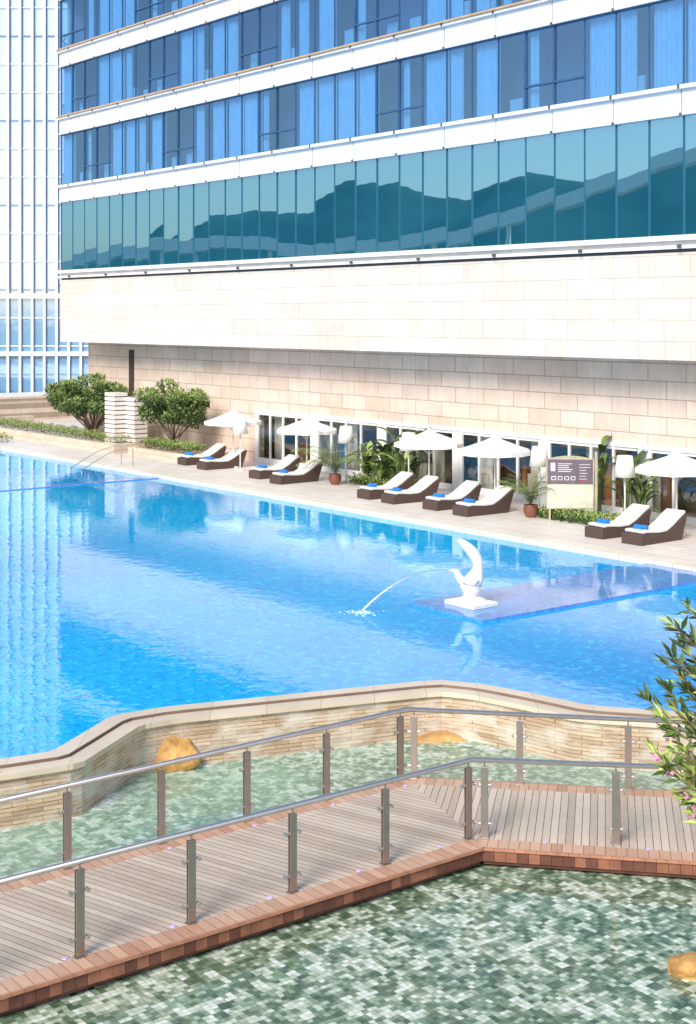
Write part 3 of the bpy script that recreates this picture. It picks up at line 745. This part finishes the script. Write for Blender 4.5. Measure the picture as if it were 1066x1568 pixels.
# oleander in near right
mY=Mleaf('leaf_yellow',(.42,.50,.12)); m_pink=M('pink_petal',(.80,.30,.50),.7)
def interp(z,tb):
    for (a,h),(c,k) in zip(tb,tb[1:]):
        if a<=z<=c: return h+(k-h)*(z-a)/(c-a)
    return tb[-1][1]
def oleander():
    root=empty('oleander_tree',loc=(3.37,12.2,-.8))
    b=MB(); fl=MB(); br=MB()
    br.tube([(0,0,0),(.05,0,1.5),(-.05,.05,2.6)],[.09,.07,.05],0,8)
    tb=[(2.6,-.30),(3.0,-.48),(3.3,-.72),(3.6,-.90),(3.85,-.74),(4.0,-.62),(4.4,-.68),(4.9,-.52),(5.1,-.3)]
    tips=[]
    for i in range(80):
        z=U(2.8,4.8); ed=interp(z,tb); x=ed+.10+abs(random.gauss(0,.5)); tips.append(Vector((min(x,1.1),U(-.6,.6),z)))
    for tip in tips:
        z=tip.z; mid=Vector((tip.x*.45+.15,tip.y*.5,z-.38)); br.tube([(-.02,.02,1.6+U(0,.9)),mid,tip],[.03,.012,.005],0,5)
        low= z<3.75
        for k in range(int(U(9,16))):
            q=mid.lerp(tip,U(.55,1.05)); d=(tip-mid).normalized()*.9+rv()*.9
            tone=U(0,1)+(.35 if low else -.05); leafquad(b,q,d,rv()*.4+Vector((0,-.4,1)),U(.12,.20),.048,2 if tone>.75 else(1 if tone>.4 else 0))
        if low and R()<.2:
            for k in range(9): leafquad(fl,tip+rv()*.05,rv(),rv(),.05,.04,0)
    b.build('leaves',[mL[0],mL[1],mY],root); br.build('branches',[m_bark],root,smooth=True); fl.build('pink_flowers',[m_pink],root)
oleander()
lad=empty('pool_stair_handrail'); b=MB()
for off_ in (0,1.0):
    p=P(186,711,.15)+E1*off_
    b.tube([p+Vector((0,0,-.1)),p+Vector((0,0,.75)),p-E2*.2+Vector((0,0,.85)),p-E2*1.2+Vector((0,0,.6)),p-E2*2.4+Vector((0,0,.0)),p-E2*2.4+Vector((0,0,-.4))],.022,0,8)
b.build('tubes',[m_steelL],lad,smooth=True)

# ---------------- hills (seen mirrored in the glass)
prof=[(-300,30),(-120,55),(0,66),(43,60),(70,52),(95,56),(120,48),(150,53),(175,46),(208,42),(232,31),(255,26),(300,20),(420,35),(700,15)]
def hz(y):
    for (a,h),(c,k) in zip(prof,prof[1:]):
        if a<=y<=c: q=(y-a)/(c-a); q=q*q*(3-2*q); return h+(k-h)*q
    return 15
b=MB(); NX,NY=24,130; vs=[]
for j in range(NY+1):
    y=-300+1000*j/NY
    for i in range(NX+1):
        q=i/NX; x=-330-q*160
        h=hz(y)*min(1,(q/.5))**.8 if q<.5 else hz(y)*(1-(q-.5)*.3)
        h+=noise.noise(Vector((x*.04,y*.04,0)))*6*q+noise.noise(Vector((x*.2,y*.2,3)))*1.6*min(1,q*3)
        vs.append((x,y,h-1.6))
b.add(vs,[(j*(NX+1)+i,j*(NX+1)+i+1,(j+1)*(NX+1)+i+1,(j+1)*(NX+1)+i) for j in range(NY) for i in range(NX)])
b.build('hills',[M('forest_hills',(.02,.09,.10),.95,0,.4,.05)],smooth=True)
# pale strip on piers, added out of view for the arcs mirrored in the glass
vp=[Vector(p) for p in ((-318,-60,58),(-318,0,55),(-320,42,50),(-320,60,43),(-320,77,37),(-322,98,31),(-324,118,26.5),(-328,145,25),(-330,170,28),(-332,195,27),(-334,225,21),(-336,260,17),(-338,300,14))]
vp=smoothpath(vp); b=MB()
for a,c in zip(vp,vp[1:]):
    b.add([a+Vector((-4,0,-2.0)),a+Vector((4,0,-2.0)),a+Vector((4,0,1.6)),a+Vector((-4,0,1.6)),c+Vector((-4,0,-2.0)),c+Vector((4,0,-2.0)),c+Vector((4,0,1.6)),c+Vector((-4,0,1.6))],[(1,5,6,2),(0,3,7,4),(3,2,6,7),(0,4,5,1)])
for a in vp[::4]: b.box(a.x-1,a.x+1,a.y-.6,a.y+.6,-1.6,a.z-1.2)
b.build('mirrored_arc_strip',[M('pale_arc_strip',(.90,.92,.94),.8)])

# ---------------- light, world, camera
w=bpy.data.worlds.new('World'); bpy.context.scene.world=w; w.use_nodes=True
t=w.node_tree; bg=t.nodes['Background']; sky=t.nodes.new('ShaderNodeTexSky'); sky.sky_type='NISHITA'; sky.sun_disc=False
az=math.radians(208); el=math.radians(37)
sky.sun_elevation=el; sky.sun_rotation=az; sky.air_density=1.0; sky.dust_density=1.4; sky.ozone_density=2.0
t.links.new(sky.outputs[0],bg.inputs[0]); bg.inputs[1].default_value=.15
sd=bpy.data.lights.new('sun','SUN'); sd.energy=3.9; sd.angle=math.radians(24); sd.color=(1,.96,.90)
so=bpy.data.objects.new('sun',sd); C.objects.link(so)
dirv=Vector((math.sin(az)*math.cos(el),math.cos(az)*math.cos(el),math.sin(el)))
so.rotation_euler=dirv.to_track_quat('Z','Y').to_euler()
cd=bpy.data.cameras.new('camera'); co=bpy.data.objects.new('camera',cd); C.objects.link(co)
co.location=(0,0,CAMZ); co.rotation_euler=(math.radians(90),0,0)
cd.sensor_width=36; cd.sensor_fit='AUTO'; cd.lens=36*F/1568; cd.shift_y=-299/1568; cd.clip_end=6000; cd.clip_start=.1
sc=bpy.context.scene; sc.camera=co
sc.view_settings.view_transform='Standard'; sc.view_settings.look='None'; sc.view_settings.exposure=0
